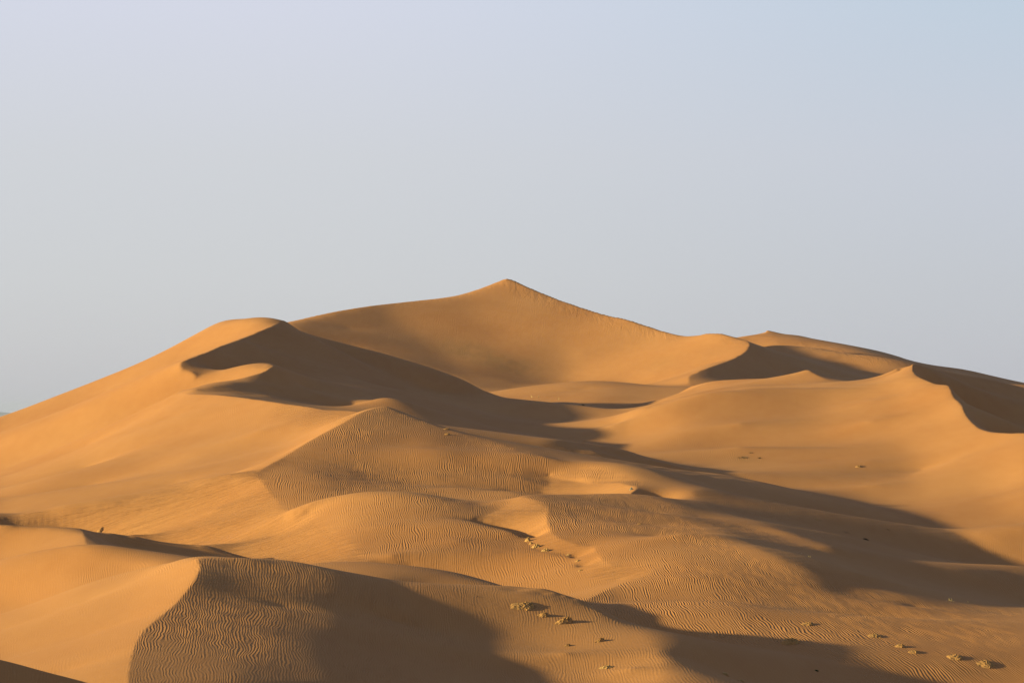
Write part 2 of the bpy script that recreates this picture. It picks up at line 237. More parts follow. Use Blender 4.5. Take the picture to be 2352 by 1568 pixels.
def poly_pts(s): return [tuple(float(v) for v in t.split(',')) for t in s.split()]
sk_As="452,1283 500,1282 567,1283 633,1289 700,1295 784,1310 851,1322"
RG={
'L':poly_pts("0,970 60,945 133,911 227,872 300,843 367,813 430,780 467,760 500,746 533,738 567,735 600,734 633,736 654,738 617,752 567,774 542,783 500,799 467,814 433,826 418,832 413,839 415,846 423,852 437,856 450,864 483,856 533,845 583,837 617,835 632,838 632,841 623,846 600,856 550,870 500,877 473,882 433,894 418,896 402,905 450,906 500,907 550,912 600,920 650,927 700,934 743,941 784,943 831,947 784,974 730,1002 660,1045 593,1089 583,1079 500,1092 400,1109 300,1140 250,1155 167,1167 67,1175 0,1189"),
'Ms':poly_pts("593,1089 603,1109 627,1139 653,1169 680,1182 600,1235 540,1248 433,1257 333,1242 250,1230 188,1213 0,1206 0,1189 67,1175 167,1167 250,1155 300,1140 400,1109 500,1092 583,1079"),
'Ds':poly_pts("680,1182 715,1160 710,1179 740,1202 770,1219 784,1232 817,1262 834,1279 844,1289 784,1289 700,1294 560,1283 433,1259 540,1248 600,1235"),
'M':poly_pts("593,1089 660,1045 730,1002 784,974 831,947 887,933 917,942 951,956 1001,974 1051,989 1117,1007 1184,1029 1234,1042 1284,1054 1351,1067 1417,1086 1484,1106 1463,1119 1444,1114 1424,1110 1384,1110 1317,1105 1261,1089 1234,1135 1201,1138 1177,1144 1144,1149 1101,1150 1051,1145 984,1138 917,1133 851,1133 784,1137 750,1144 715,1158 680,1182 653,1169 627,1139 603,1109"),
'C':poly_pts("1261,1089 1317,1105 1384,1110 1424,1110 1444,1114 1463,1119 1451,1132 1417,1133 1234,1135"),
'D':poly_pts("715,1158 750,1144 784,1137 851,1133 917,1133 984,1138 1051,1145 1101,1150 1144,1149 1177,1144 1191,1142 1151,1165 1117,1182 1074,1192 1084,1197 1134,1210 1177,1222 1204,1239 1221,1255 1251,1267 1304,1275 1317,1292 1331,1309 1371,1324 1417,1332 1417,1345 1334,1384 1267,1369 1157,1349 1117,1334 1034,1312 951,1302 844,1289 834,1279 817,1262 784,1232 770,1219 740,1202 710,1179"),
'S':poly_pts("1191,1142 1224,1145 1251,1154 1260,1165 1257,1185 1261,1212 1277,1232 1317,1247 1357,1250 1364,1259 1381,1282 1394,1294 1434,1299 1477,1300 1500,1309 1484,1320 1451,1332 1417,1345 1417,1332 1371,1324 1331,1309 1317,1292 1304,1275 1251,1267 1221,1255 1204,1239 1177,1222 1134,1210 1084,1197 1074,1192 1117,1182 1151,1165"),
'B':poly_pts("1201,1138 1317,1135 1417,1133 1484,1136 1568,1160 1568,1192 1650,1230 1750,1275 1851,1320 1901,1340 2200,1382 2352,1407 2352,1568 2168,1565 1968,1529 1835,1504 1701,1482 1568,1439 1451,1439 1384,1402 1334,1384 1417,1345 1451,1332 1484,1320 1500,1309 1477,1300 1434,1299 1394,1294 1381,1282 1364,1259 1357,1250 1317,1247 1277,1232 1261,1212 1257,1185 1260,1165 1251,1154 1224,1145"),
'Al':poly_pts("0,1208 188,1215 193,1227 195,1242 207,1259 227,1279 333,1287 397,1291 413,1285 433,1283 452,1287 459,1299 457,1312 447,1332 427,1359 400,1389 360,1422 333,1445 313,1475 303,1505 297,1535 293,1568 203,1568 100,1540 0,1514"),
'Ar':poly_pts("452,1283 500,1282 567,1283 633,1289 700,1295 784,1310 851,1322 870,1335 980,1420 1100,1500 1200,1568 293,1568 297,1535 303,1505 313,1475 333,1445 360,1422 400,1389 427,1359 447,1332 457,1312 459,1299"),
'Aq':poly_pts("851,1322 917,1335 1001,1342 1067,1344 1117,1345 1157,1349 1217,1359 1267,1369 1327,1384 1384,1402 1451,1439 1484,1459 1504,1479 1524,1512 1534,1568 1200,1568 1100,1500 980,1420 870,1335"),
'P':poly_pts("665,740 760,718 850,703 930,694 1000,687 1050,679 1100,664 1165,641 1260,680 1390,724 1480,749 1568,772 1601,771 1621,768 1651,767 1698,779 1718,784 1720,789 1716,804 1701,816 1675,829 1635,842 1601,856 1581,866 1583,879 1588,887 1568,888 1517,886 1451,879 1401,876 1351,877 1317,882 1294,889 1251,889 1201,890 1151,895 1094,905 984,889 917,868 851,840 784,807 733,780 683,755"),
'R2':poly_pts("1701,778 1718,771 1755,766 1775,770 1790,779 1835,780 1890,791 1940,801 2018,820 2085,839 2018,855 1935,829 1835,807 1720,786"),
'G':poly_pts("1588,887 1635,876 1701,871 1768,868 1801,862 1835,855 1856,850 1868,857 1901,872 1935,879 1968,877 2018,868 2045,854 2058,848 2068,850 2088,842 2101,836 2097,846 2101,857 2118,869 2151,882 2180,886 2185,899 2191,912 2208,932 2221,956 2235,972 2255,987 2301,995 2352,995 2352,1292 2301,1245 2235,1222 2118,1165 1968,1132 1868,1120 1735,1112 1568,1092 1417,1065 1351,1049 1250,1019 1300,1015 1432,1010 1432,970 1451,962 1517,936 1568,918 1618,906 1660,900"),
'PS':poly_pts('1722,792 1835,812 1935,834 2000,858 1900,868 1860,852 1768,866 1701,869 1640,873 1600,868 1640,845 1680,830 1705,817 1718,804'),
'GS':poly_pts('2104,842 2230,872 2352,911 2352,990 2301,990 2258,984 2225,955 2195,910 2188,886 2150,878 2110,858'),
'R2S':poly_pts('1760,763 1835,772 1918,788 1890,789 1835,778 1792,777 1776,768'),
'R2T':poly_pts('1940,793 2018,808 2085,828 2085,838 2018,819 1940,801'),
'LS':poly_pts('632,843 600,859 550,873 500,880 433,897 415,903 450,904 500,905 560,911 650,924 700,930 784,938 784,915 700,880'),
'BT':poly_pts('1600,1118 1868,1140 2118,1185 2235,1240 2290,1288 2035,1286 1901,1258 1768,1212 1650,1172 1590,1150'),
'BS':poly_pts('1568,1168 1650,1190 1768,1222 1901,1265 2035,1295 2352,1310 2352,1398 2200,1373 1901,1330 1851,1311 1750,1266 1650,1220 1568,1184'),
'H':poly_pts("1094,906 1151,896 1201,891 1251,890 1294,890 1317,883 1351,878 1401,877 1451,880 1517,886 1568,889 1620,890 1618,905 1568,918 1517,936 1467,944 1417,942 1341,932 1284,926 1201,917"),
}
def inside(poly,x,y):
    p=np.array(poly); r=np.zeros(np.shape(x),bool); n=len(p)
    for i in range(n):
        x0,y0=p[i];x1,y1=p[(i+1)%n]
        if y0==y1: continue
        c=((y0>y)!=(y1>y))&(x<(x1-x0)*(y-y0)/(y1-y0)+x0); r^=c
    return r
def dist(poly,x,y):
    p=np.array(poly); d=np.full(np.shape(x),1e9); n=len(p)
    for i in range(n):
        a=p[i];b=p[(i+1)%n]; ab=b-a; L=(ab**2).sum()+1e-9
        t=np.clip(((x-a[0])*ab[0]+(y-a[1])*ab[1])/L,0,1); d=np.minimum(d,np.hypot(x-a[0]-t*ab[0],y-a[1]-t*ab[1]))
    return d

T='''500 770 228;300 870 225;100 970 215;50 1040 222;200 980 222;330 920 225
300 960 215;450 930 212;500 970 205;600 960 208;400 1030 200;550 1040 195;300 1100 190;150 1130 187;500 1075 187;50 1080 205;100 1160 192
250 1185 210;450 1120 220;400 1180 215;300 1220 210;100 1190 205
600 1150 228;550 1200 225;480 1230 220;700 1230 222;650 1275 208
700 1080 165;660 1110 178;850 1000 150;860 1080 170;950 1050 182;1000 1100 170;1100 1060 172;1200 1100 165;900 980 132;1050 1010 125;1300 1080 162;750 1030 165;720 1130 155;800 1115 135;900 1125 150
1400 1120 225;1300 1103 200
850 1160 195;950 1165 175;750 1180 218;1060 1165 130;1020 1165 140;900 1230 167;850 1270 185;1000 1200 180;1100 1230 165;1100 1280 180;1200 1300 195;1300 1350 195;900 1280 185
1190 1190 215;1220 1170 220;1150 1190 200;1240 1215 215;1260 1250 205;1330 1265 195;1350 1290 220;1400 1320 212;1450 1310 208
1320 1200 180;1300 1160 122;1400 1180 112;1500 1195 130;1400 1220 185;1500 1240 165;1500 1290 185
1600 1280 150;1600 1350 170;1700 1350 140;1600 1420 165;1800 1400 142;1900 1450 142;2000 1420 135;2100 1490 142;1850 1470 155;1520 1360 170
400 1310 225;350 1360 215;200 1400 205;100 1350 220;250 1480 205;100 1300 215;100 1250 205;250 1335 205;50 1430 202;280 1530 195;150 1540 200
480 1350 105;500 1420 115;400 1450 130;350 1500 135;600 1400 108;600 1320 128;700 1330 120;480 1310 115;550 1350 112
1150 1380 150;1250 1400 145;1100 1400 132;1300 1450 160;1350 1500 175;1450 1500 185;1500 1550 195;1200 1500 140;1250 1550 155;1050 1360 130;1430 1440 140
1165 680 165;1000 720 150;800 740 112;1200 760 165;900 800 100;1100 800 145;1350 800 190;1450 800 205;1550 800 212;1600 830 220;1650 800 222;1400 860 205;1150 870 115;1000 870 88;750 760 108;1300 740 165;1400 750 180;1500 850 220;1250 820 150
1730 775 210;1830 785 170;1900 790 165;1850 800 175;2000 815 160;1930 815 180
1700 882 190;1850 875 185;1950 888 185;2080 870 220;2150 920 225;2000 920 205;1750 920 165;1850 940 165;1600 930 185;1500 970 215;1480 990 210;1700 960 175;1800 990 180;1700 1010 175;1950 1000 195;2100 980 205;2200 1030 210;2300 1030 215;1850 1030 165;1950 1060 155;2050 1070 165;2150 1080 205;2250 1100 200;2330 1080 220;2200 1130 180;2050 1130 170;2330 1150 205;2250 1180 170;2330 1220 165;1650 1060 165;1750 1090 160;1900 1090 160
1180 905 185;1250 910 175;1400 900 150;1350 885 195;1450 895 150;1530 900 165'''
SM=[tuple(float(x) for x in t.split()) for l in T.split('\n') for t in l.split(';')]
T2='''850 1400 -60;900 1450 -60;800 1480 -60;950 1530 -50;1050 1560 -20;1080 1530 0;700 1480 95;650 1550 95;760 1350 112;820 1352 80;720 1420 92;560 1480 115;450 1520 130;380 1550 135'''
SM+=[tuple(float(x) for x in t.split()) for t in T2.split(';')]
T3='1400 1040 150;1300 1035 130;1500 1065 160;1250 1008 120;1350 1005 115;1550 1030 165'
SM+=[tuple(float(x) for x in t.split()) for t in T3.split(';')]

T4='900 1348 140;950 1372 130;1000 1405 122;1050 1442 120;1100 1480 120;1150 1525 122;1000 1358 142'
SM+=[tuple(float(x) for x in t.split()) for t in T4.split(';')]

T5='1600 1185 -10;1700 1225 -30;1800 1265 -40;1900 1300 -40;2000 1325 -50;2100 1345 -50;2200 1350 -40;2300 1370 -30;2000 1300 -50;2200 1320 -30'
SM+=[tuple(float(x) for x in t.split()) for t in T5.split(';')]

T6='1740 805 -80;1800 820 -80;1850 835 -80;1900 850 -60;1960 855 -40;1700 850 -70;1650 862 -10;1620 866 40;1760 850 -80;2150 860 -80;2230 890 -60;2300 910 -60;2330 950 -60;2270 950 -80;1800 771 -20;1870 783 -10;1980 804 60;2050 822 50'
SM+=[tuple(float(x) for x in t.split()) for t in T6.split(';')]

T7='600 842 225;550 853 225;500 868 225;640 1100 188;665 1142 182;1900 978 200;1945 955 205;1800 962 170;1850 1000 180;340 1150 215;200 1180 212;330 1130 188;520 1080 182;1440 1118 228;1350 1115 215;1225 1150 222;1235 1190 215;1400 1305 205;1480 1308 205;1100 1165 120;1130 1172 170;1160 1178 205'
SM+=[tuple(float(x) for x in t.split()) for t in T7.split(';')]

T8='600 880 -80;550 890 -80;500 894 -70;650 900 -60;700 915 -40;450 900 -60;1260 1075 160;1340 1085 150;1400 1097 140;1450 1110 130;1350 1165 115;1450 1190 115;1550 1190 120;1290 1150 118'
SM+=[tuple(float(x) for x in t.split()) for t in T8.split(';')]

T9='1650 1140 -20;1750 1160 -30;1850 1180 -35;1950 1200 -35;2050 1220 -35;2150 1240 -35;2220 1260 -30;2000 1250 -40;1850 1215 -40;2120 1205 -30'
SM+=[tuple(float(x) for x in t.split()) for t in T9.split(';')]

# ------------------------------------------------------------------ terrain solve
SUN_EL, SUN_AZ = 11.0, 7.0
EL, AZ = math.radians(SUN_EL), math.radians(SUN_AZ)
SUN = (-math.cos(EL)*math.cos(AZ), -math.cos(EL)*math.sin(AZ), math.sin(EL))
def lin(c):
    c = c/255
    return c/12.92 if c <= .04045 else ((c+.055)/1.055)**2.4
def tilt(R): return R/1000. if R <= 0 else (lin(R)-.095)/1.12
def slope_targets():
    SMA = np.array(SM); gx, gy = np.meshgrid(np.arange(6, 2350, 14.), np.arange(640, 1566, 8.)); out = []
    tv = np.array([tilt(r) for r in SMA[:, 2]])
    for n, pg in RG.items():
        sr = inside(pg, SMA[:, 0], SMA[:, 1])
        if not sr.any(): continue
        m = inside(pg, gx, gy); x = gx[m]; y = gy[m]
        k = dist(pg, x, y) > 4; x = x[k]; y = y[k]
        dd = np.hypot(x[:, None]-SMA[sr][None, :, 0], 1.6*(y[:, None]-SMA[sr][None, :, 1]))
        w = np.exp(-dd**2/2/45**2)+1e-12/(1+dd**4); t = (w*tv[sr]).sum(1)/w.sum(1); c = np.minimum(1, w.sum(1)/.25)
        k = c > .05; out.append(np.stack([x[k], y[k], t[k], c[k]], -1))
    return np.concatenate(out)
TGT = slope_targets()
def lookup(s, px, py):
    """first ground seen along pixel rays: returns a, v, i, j"""
    nv, na = s.shape; a = (px-CX)/F; i = (a-A0)/(A1-A0)*(na-1); i0 = np.clip(i.astype(int), 0, na-2); f = i-i0; y = (HY-py)/F
    J = np.full(len(px), -1.)
    for k in range(len(px)):
        col = s[:, i0[k]]*(1-f[k])+s[:, i0[k]+1]*f[k]; j = int(np.argmax(col >= y[k]))
        if j > 0 and col[j] >= y[k]: J[k] = j-1+(y[k]-col[j-1])/(col[j]-col[j-1])
    return a, V0+(V1-V0)*J/(nv-1), i, J
def sample(s, i, j):
    i0 = np.clip(i.astype(int), 0, s.shape[1]-2); j0 = np.clip(j.astype(int), 0, s.shape[0]-2); f = i-i0; g = j-j0
    return (s[j0, i0]*(1-f)+s[j0, i0+1]*f)*(1-g)+(s[j0+1, i0]*(1-f)+s[j0+1, i0+1]*f)*g
def slopes_from(s, wt):
    nv, na = s.shape; ha = (A1-A0)/(na-1); hv = (V1-V0)/(nv-1)
    a, v, i, J = lookup(s, TGT[:, 0], TGT[:, 1]); ok = J > 2; b, c = TGT[ok, 2], TGT[ok, 3]
    a, i, J = a[ok], np.clip(i[ok], 2, na-4), np.clip(J[ok], 2, nv-4)
    zx = (sample(s, i+1, J)-sample(s, i-1, J))/(2*ha); sv = (sample(s, i, J+1)-sample(s, i, J-1))/(2*hv)
    zy = sample(s, i, J)+sv-a*zx; n = np.sqrt(1+zx*zx+zy*zy)
    return np.stack([a, V0+J*hv, -SUN[0]+SUN[1]*a, np.full_like(a, -SUN[1]), np.full_like(a, -SUN[1]), b*n-SUN[2], wt*c], -1)
CUR = [(smooth_curve(p), sh, w) for n, sh, w, p in C]
PTS = [((x-CX)/F, np.log(Y), (HY-y)/F, .003) for x, y, Y in PT]+[((x-CX)/F, np.log(Y), Z/Y, .02) for x, Y, Z in HD]
FIN = 901
def run_solve():
    sl = (); lv = [46, 91, 181]
    s = solve(CUR, PTS, (), lv, 1.5, [300]*3, False)
    for k in range(4):
        sl = slopes_from(s, .003)
        s = solve(CUR, PTS, sl, lv if k < 2 else lv+[361], 1.5, [300]*4, False)
    sl = slopes_from(s, .003)
    return s, solve(CUR, PTS, sl, [FIN], 2.5, [130], False, start=s)
t0 = time.time()
S0, SF = run_solve()
print('solved', SF.shape, round(time.time()-t0, 1))
NV, NA = SF.shape
# ------------------------------------------------------------------ per-vertex fields
aa = np.linspace(A0, A1, NA); vv = np.linspace(V0, V1, NV); YY = np.exp(vv)
def up(field):
    """coarse field on the S0 grid to the fine grid"""
    nv, na = field.shape
    j = np.linspace(0, nv-1, NV); i = np.linspace(0, na-1, NA); j0 = np.minimum(j.astype(int), nv-2); i0 = np.minimum(i.astype(int), na-2); g = (j-j0)[:, None]; f = (i-i0)[None]
    return (field[j0][:, i0]*(1-f)+field[j0][:, i0+1]*f)*(1-g)+(field[j0+1][:, i0]*(1-f)+field[j0+1][:, i0+1]*f)*g
def blur(f, n, r=1):
    for _ in range(n):
        p = np.pad(f, r, mode='edge'); q = (p[:-2*r]+p[r:-r]+p[2*r:])/3; f = (q[:, :-2*r]+q[:, r:-r]+q[:, 2*r:])/3
    return f
nv0, na0 = S0.shape
cpx = CX+F*np.linspace(A0, A1, na0)[None]+0*S0; cpy = HY-F*S0; Y0 = np.exp(np.linspace(V0, V1, nv0))[:, None]+0*S0
seen = S0 >= np.maximum.accumulate(S0, 0)-.0006
def field(default, table, nblur=2):
    f = np.full(S0.shape, default)
    for reg, val, ylo, yhi in table:
        pg = RG[reg] if isinstance(reg, str) else reg
        m = seen & inside(pg, cpx, cpy) & (Y0 > ylo) & (Y0 < yhi); f[m] = val
    return up(blur(f, nblur))
RIP = field(.35, [('L', .12, 200, 700), ('P', .4, 450, 900), ('R2', .75, 500, 900), ('G', .22, 200, 600), ('H', .25, 400, 700), ('Ms', .10, 150, 300), ('Ds', .08, 140, 230),
    ('M', 1.4, 190, 330), ('C', .1, 200, 260), ('D', 1., 125, 230), ('S', .12, 120, 220), ('B', 1.9, 80, 240), ('BS', .8, 120, 240), ('Al', .13, 55, 190), ('Ar', 1.3, 60, 125), ('Aq', .4, 70, 130),
    (poly_pts("350,925 560,925 780,950 760,1000 560,1000 380,970"), .35, 250, 400),
    (poly_pts("1540,1000 1700,1020 1900,1090 1800,1115 1600,1095 1480,1070"), .6, 220, 420),
    (poly_pts("840,1195 960,1200 1130,1240 1100,1275 900,1260 820,1230"), 1.5, 120, 200),
    (poly_pts("1334,1384 1451,1400 1600,1390 1800,1430 1850,1490 1700,1480 1560,1440 1451,1439"), 2.4, 95, 150),
    (poly_pts("1400,1215 1600,1250 1720,1290 1660,1310 1500,1280 1390,1260"), 1.1, 120, 190),
    (poly_pts("220,1285 400,1292 430,1300 330,1325 200,1345 150,1335"), .5, 90, 170),
    (poly_pts("1200,1075 1330,1085 1384,1110 1300,1105 1220,1100"), 1.1, 200, 260),
    (poly_pts("940,1015 1010,1025 1010,1060 960,1055"), .3, 220, 270)], 2)
STK = field(0., [('Ms', 1., 150, 300), ('Ds', 1.2, 140, 230), ('S', .5, 120, 220), (poly_pts("1360,1285 1390,1296 1477,1301 1500,1309 1451,1332 1371,1324"), 1., 120, 170),
    (poly_pts("640,922 743,941 831,947 784,974 700,985 620,960"), .9, 240, 330), ('C', .4, 200, 260)], 2)
GUL = field(0., [(poly_pts("1165,641 1260,680 1390,724 1480,749 1568,772 1560,785 1470,770 1380,745 1250,705 1165,665"), 1., 500, 900), (poly_pts("900,690 1050,675 1165,641 1165,655 1060,692 900,706"), .6, 500, 900),
    (poly_pts("1650,767 1698,779 1718,786 1700,800 1640,780"), .8, 500, 900), (poly_pts("1820,783 1900,795 1960,808 2068,822 2085,838 2000,835 1930,815 1830,800"), 1., 500, 900),
    (poly_pts("452,1287 459,1299 457,1312 427,1359 400,1389 360,1422 372,1426 415,1398 450,1362 480,1320 476,1296"), .7, 70, 125)], 1)
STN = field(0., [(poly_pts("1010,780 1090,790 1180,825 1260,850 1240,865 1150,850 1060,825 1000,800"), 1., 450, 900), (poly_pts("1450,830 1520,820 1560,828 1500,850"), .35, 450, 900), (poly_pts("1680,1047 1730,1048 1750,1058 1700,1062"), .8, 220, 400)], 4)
X = YY[:, None]*aa[None]; Z = SF*YY[:, None]
# blend the rim of the sheet down into the open plain
FLOOR = -17.
ed = np.clip((.36-np.abs(aa))/.045, 0, 1); ed = ed*ed*(3-2*ed); fb = np.clip((V1-vv)/.14, 0, 1); fb = fb*fb*(3-2*fb); nb = np.clip((vv-V0)/.06, 0, 1); nb = nb*nb*(3-2*nb)
Bl = ed[None]*(fb*nb)[:, None]; Z = Z*Bl+FLOOR*(1-Bl)
LAM = .135*(YY/95)**.6
th = math.radians(7)
wB = np.clip((X-4)/26, 0, 1); wB = wB*wB*(3-2*wB)
U = (X*math.cos(th)+.24*(YY[:, None]-130)*wB*np.clip(2-YY[:, None]/130, 0, 1)+YY[:, None]*math.sin(th))/LAM[:, None]; V = (-X*math.sin(th)+YY[:, None]*math.cos(th))/LAM[:, None]
# ------------------------------------------------------------------ dunes from the sheet
LABELS = [
 ('peak', ['P'], 'tallest pointed sand dune on the skyline with a wide bowl-shaped face', 'dune'),
 ('far', ['R2', 'R2b', 'R2c'], 'long far sand dune on the skyline behind the right-hand ridge, sloping down to the right', 'dune'),
 ('right', ['Gr', 'Gc', 'Gf', 'G2'], 'broad sunlit sand dune with two small peaks and a winding shaded crest', 'dune'),
 ('knoll', ['H', 'H2'], 'low rounded pinkish sand rise at the foot of the tallest dune', 'dune'),
 ('left', ['Ls', 'Lc', 'Ltg', 'Lb', 'LP', 'L2', 'Lt'], 'big bright sand dune rising from the left with a curved dark slip face', 'dune'),
 ('neck', ['N'], 'low shaded sand ridge just behind the rippled middle dune', 'dune'),
 ('middle', ['Mc', 'Ms', 'C'], 'rippled middle sand dune with a knife-edge crest and streaked bright slip face', 'dune'),
 ('front', ['D', 'Db', 'Sf'], 'smooth-topped rippled sand dune in front of the middle dune with a streaked slip face', 'dune'),
 ('saddle', ['S', 'Sb', 'B1', 'Dt'], 'long low rippled sand ridge with a winding bright slip face, running off into shade', 'dune'),
 ('small', ['F', 'Fr'], 'small sand dune at the left edge with a dark slip face', 'dune'),
 ('near', ['Ac', 'Al', 'As'], 'nearest large sand dune, bright on one side of its curved crest and dark rippled on the other', 'dune'),
 ('strip', ['A2'], 'narrow shaded sand ridge peeping over the nearest large dune', 'dune'),
 ('corner', ['Q'], 'dark shaded sand bank cutting the lower left corner', 'dune'),
 ('floor', [], 'flat rippled sand floor between the dunes', 'sand floor')]
cur_by = {n: p for n, sh, w, p in C}
sx, sv_, sl_ = [], [], []
for k, (key, names, lab, cat) in enumerate(LABELS):
    P_ = np.concatenate([smooth_curve(cur_by[n], 5) for n in names]) if names else np.array([(x, y, Y) for x, y, Y in [(2352, 1300, 180), (2352, 1407, 141), (2352, 1568, 106), (1800, 1110, 315), (1835, 1504, 107), (1968, 1529, 106), (2168, 1565, 106), (2100, 1250, 206), (2100, 1400, 138), (2050, 1150, 275), (1700, 1482, 107), (1800, 1400, 126), (2000, 1420, 131), (1950, 1230, 190), (1600, 0, 82), (1600, 0, 66), (2000, 0, 80), (2300, 0, 70), (2500, 0, 120), (2500, 0, 200), (1500, 0, 52), (1200, 0, 52), (900, 0, 52), (1800, 0, 55), (2400, 0, 55), (1460, 1420, 120), (1300, 0, 126), (300, 1200, 205), (150, 0, 190), (500, 1275, 178), (0, 1189, 215), (-200, 0, 200), (-450, 0, 100), (-450, 0, 300), (-450, 0, 500), (0, 0, 800), (1000, 0, 960), (2000, 0, 960), (300, 0, 640), (1568, 1060, 330), (1400, 1040, 340), (1650, 1075, 320)]])
    a_ = (P_[:, 0]-CX)/F; v_ = np.log(P_[:, 2]); sx.append(a_); sv_.append(v_); sl_.append(np.full(len(a_), k))
sx, sv_, sl_ = map(np.concatenate, (sx, sv_, sl_))
ga = np.linspace(A0, A1, 241); gv = np.linspace(V0, V1, 641); best = np.full((641, 241), 1e9); lab = np.zeros((641, 241), int)
for a_, v_, k in zip(sx, sv_, sl_):
    d = (ga[None]-a_)**2+((gv[:, None]-v_)*.9)**2; m = d < best; best[m] = d[m]; lab[m] = k
jj = np.rint(np.linspace(0, 640, NV-1)).astype(int); ii = np.rint(np.linspace(0, 240, NA-1)).astype(int)
FL = lab[jj][:, ii].ravel()
co = np.stack([X, np.repeat(YY[:, None], NA, 1), Z], -1).reshape(-1, 3).astype(np.float32)
g3 = co.reshape(NV, NA, 3); du = np.gradient(g3, axis=1); dv = np.gradient(g3, axis=0); nn = np.cross(du, dv); nn /= np.linalg.norm(nn, axis=2, keepdims=True); nn = nn.reshape(-1, 3).astype(np.float32)
base = (np.arange(NV-1)[:, None]*NA+np.arange(NA-1)[None]).ravel()
quad = np.stack([base, base+1, base+NA+1, base+NA], -1).astype(np.int32)
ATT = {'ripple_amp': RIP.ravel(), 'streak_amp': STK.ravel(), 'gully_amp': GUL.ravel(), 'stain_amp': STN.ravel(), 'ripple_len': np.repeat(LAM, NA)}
UV = np.stack([U.ravel(), V.ravel(), np.zeros(U.size)], -1).astype(np.float32)
scn = bpy.context.scene; COL = scn.collection
def rgbnode(nt, kind, **kw):
    n = nt.nodes.new(kind)
    for k, v in kw.items(): setattr(n, k, v)
    return n
def sand_material(name, tint=1.0, attrs=True):
    m = bpy.data.materials.new(name); m.use_nodes = True; nt = m.node_tree; L = nt.links.new; N = nt.nodes.new; b = nt.nodes['Principled BSDF']
    b.inputs['Roughness'].default_value = .95; b.inputs['Specular IOR Level'].default_value = .08; b.inputs['Diffuse Roughness'].default_value = 0.
    geo = N('ShaderNodeNewGeometry'); pos = geo.outputs['Position']
    def math_(op, a, bb=None, c=None):
        n = N('ShaderNodeMath'); n.operation = op
        for k, v in enumerate((a, bb, c)):
            if v is None: continue
            if isinstance(v, (int, float)): n.inputs[k].default_value = v
            else: L(v, n.inputs[k])
        return n.outputs[0]
    def att(n_): 
        n = N('ShaderNodeAttribute'); n.attribute_name = n_; return n
    def noise(vec, scale, detail=3, rough=.5, dist_=0):
        n = N('ShaderNodeTexNoise'); n.inputs['Scale'].default_value = scale; n.inputs['Detail'].default_value = detail; n.inputs['Roughness'].default_value = rough; n.inputs['Distortion'].default_value = dist_
        L(vec, n.inputs['Vector']); return n
    def scaled(vec, sx_, sy_, sz_):
        n = N('ShaderNodeVectorMath'); n.operation = 'MULTIPLY'; n.inputs[1].default_value = (sx_, sy_, sz_); L(vec, n.inputs[0]); return n.outputs[0]
    # colour
    n1 = noise(pos, .035, 4, .55); n2 = noise(scaled(pos, 1, .4, 1), .5, 4, .6); n3 = noise(pos, 9, 2, .6)
    mixv = math_('ADD', math_('MULTIPLY', n1.outputs[0], .6), math_('ADD', math_('MULTIPLY', n2.outputs[0], .25), math_('MULTIPLY', n3.outputs[0], .15)))
    rp = N('ShaderNodeValToRGB'); e = rp.color_ramp.elements; e[0].position = .36; e[1].position = .64
    e[0].color = (.352*tint, .139*tint, .046*tint, 1); e[1].color = (.405*tint, .173*tint, .062*tint, 1); L(mixv, rp.inputs[0])
    out = rp.outputs[0]; h = math_('MULTIPLY', noise(pos, 2.2, 3, .6).outputs[0], .012)
    if attrs:
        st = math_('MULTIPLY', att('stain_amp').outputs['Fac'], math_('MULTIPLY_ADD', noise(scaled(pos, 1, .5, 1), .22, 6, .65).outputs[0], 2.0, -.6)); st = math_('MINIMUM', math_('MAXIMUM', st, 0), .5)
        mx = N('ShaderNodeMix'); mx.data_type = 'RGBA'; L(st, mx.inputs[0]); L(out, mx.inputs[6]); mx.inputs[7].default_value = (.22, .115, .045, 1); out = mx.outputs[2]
        # wind ripples
        uv = att('ripple_uv').outputs['Vector']; lam = att('ripple_len').outputs['Fac']; amp = att('ripple_amp').outputs['Fac']
        wn = noise(scaled(uv, .05, .05, 1), 1.0, 3, .55); w2 = noise(scaled(uv, .22, .14, 1), 1.0, 2, .5)
        off = math_('ADD', math_('MULTIPLY', math_('SUBTRACT', wn.outputs[0], .5), 7.), math_('MULTIPLY', math_('SUBTRACT', w2.outputs[0], .5), 1.3))
        cx = N('ShaderNodeCombineXYZ'); sp = N('ShaderNodeSeparateXYZ'); L(uv, sp.inputs[0]); L(math_('ADD', sp.outputs[0], off), cx.inputs[0]); L(math_('MULTIPLY', sp.outputs[1], RIP_V), cx.inputs[1])
        gb = N('ShaderNodeTexGabor'); gb.gabor_type = '2D'; gb.inputs['Scale'].default_value = 1/3.; gb.inputs['Frequency'].default_value = 3.; gb.inputs['Anisotropy'].default_value = 1.; gb.inputs['Orientation'].default_value = 0.
        L(cx.outputs[0], gb.inputs['Vector'])
        ph = gb.outputs['Phase']   # 0..1 round the wave: sharp even crests
        tri = math_('SUBTRACT', 1, math_('ABSOLUTE', math_('SUBTRACT', math_('MULTIPLY', ph, 2), 1)))   # 0..1..0
        prof = math_('SMOOTHSTEP' if False else 'POWER', tri, 1.25)
        inten = math_('MINIMUM', math_('MULTIPLY', gb.outputs['Intensity'], 2.2), 1)
        patch = math_('MINIMUM', math_('MAXIMUM', math_('MULTIPLY_ADD', noise(scaled(uv, .018, .03, 1), 1., 3, .5).outputs[0], 3., -.75), .25), 1.15)
        rip = math_('MULTIPLY', math_('MULTIPLY', math_('SUBTRACT', prof, .46), inten), math_('MULTIPLY', math_('MULTIPLY', amp, patch), math_('MULTIPLY', lam, RIP_H)))
        h = math_('ADD', h, rip)
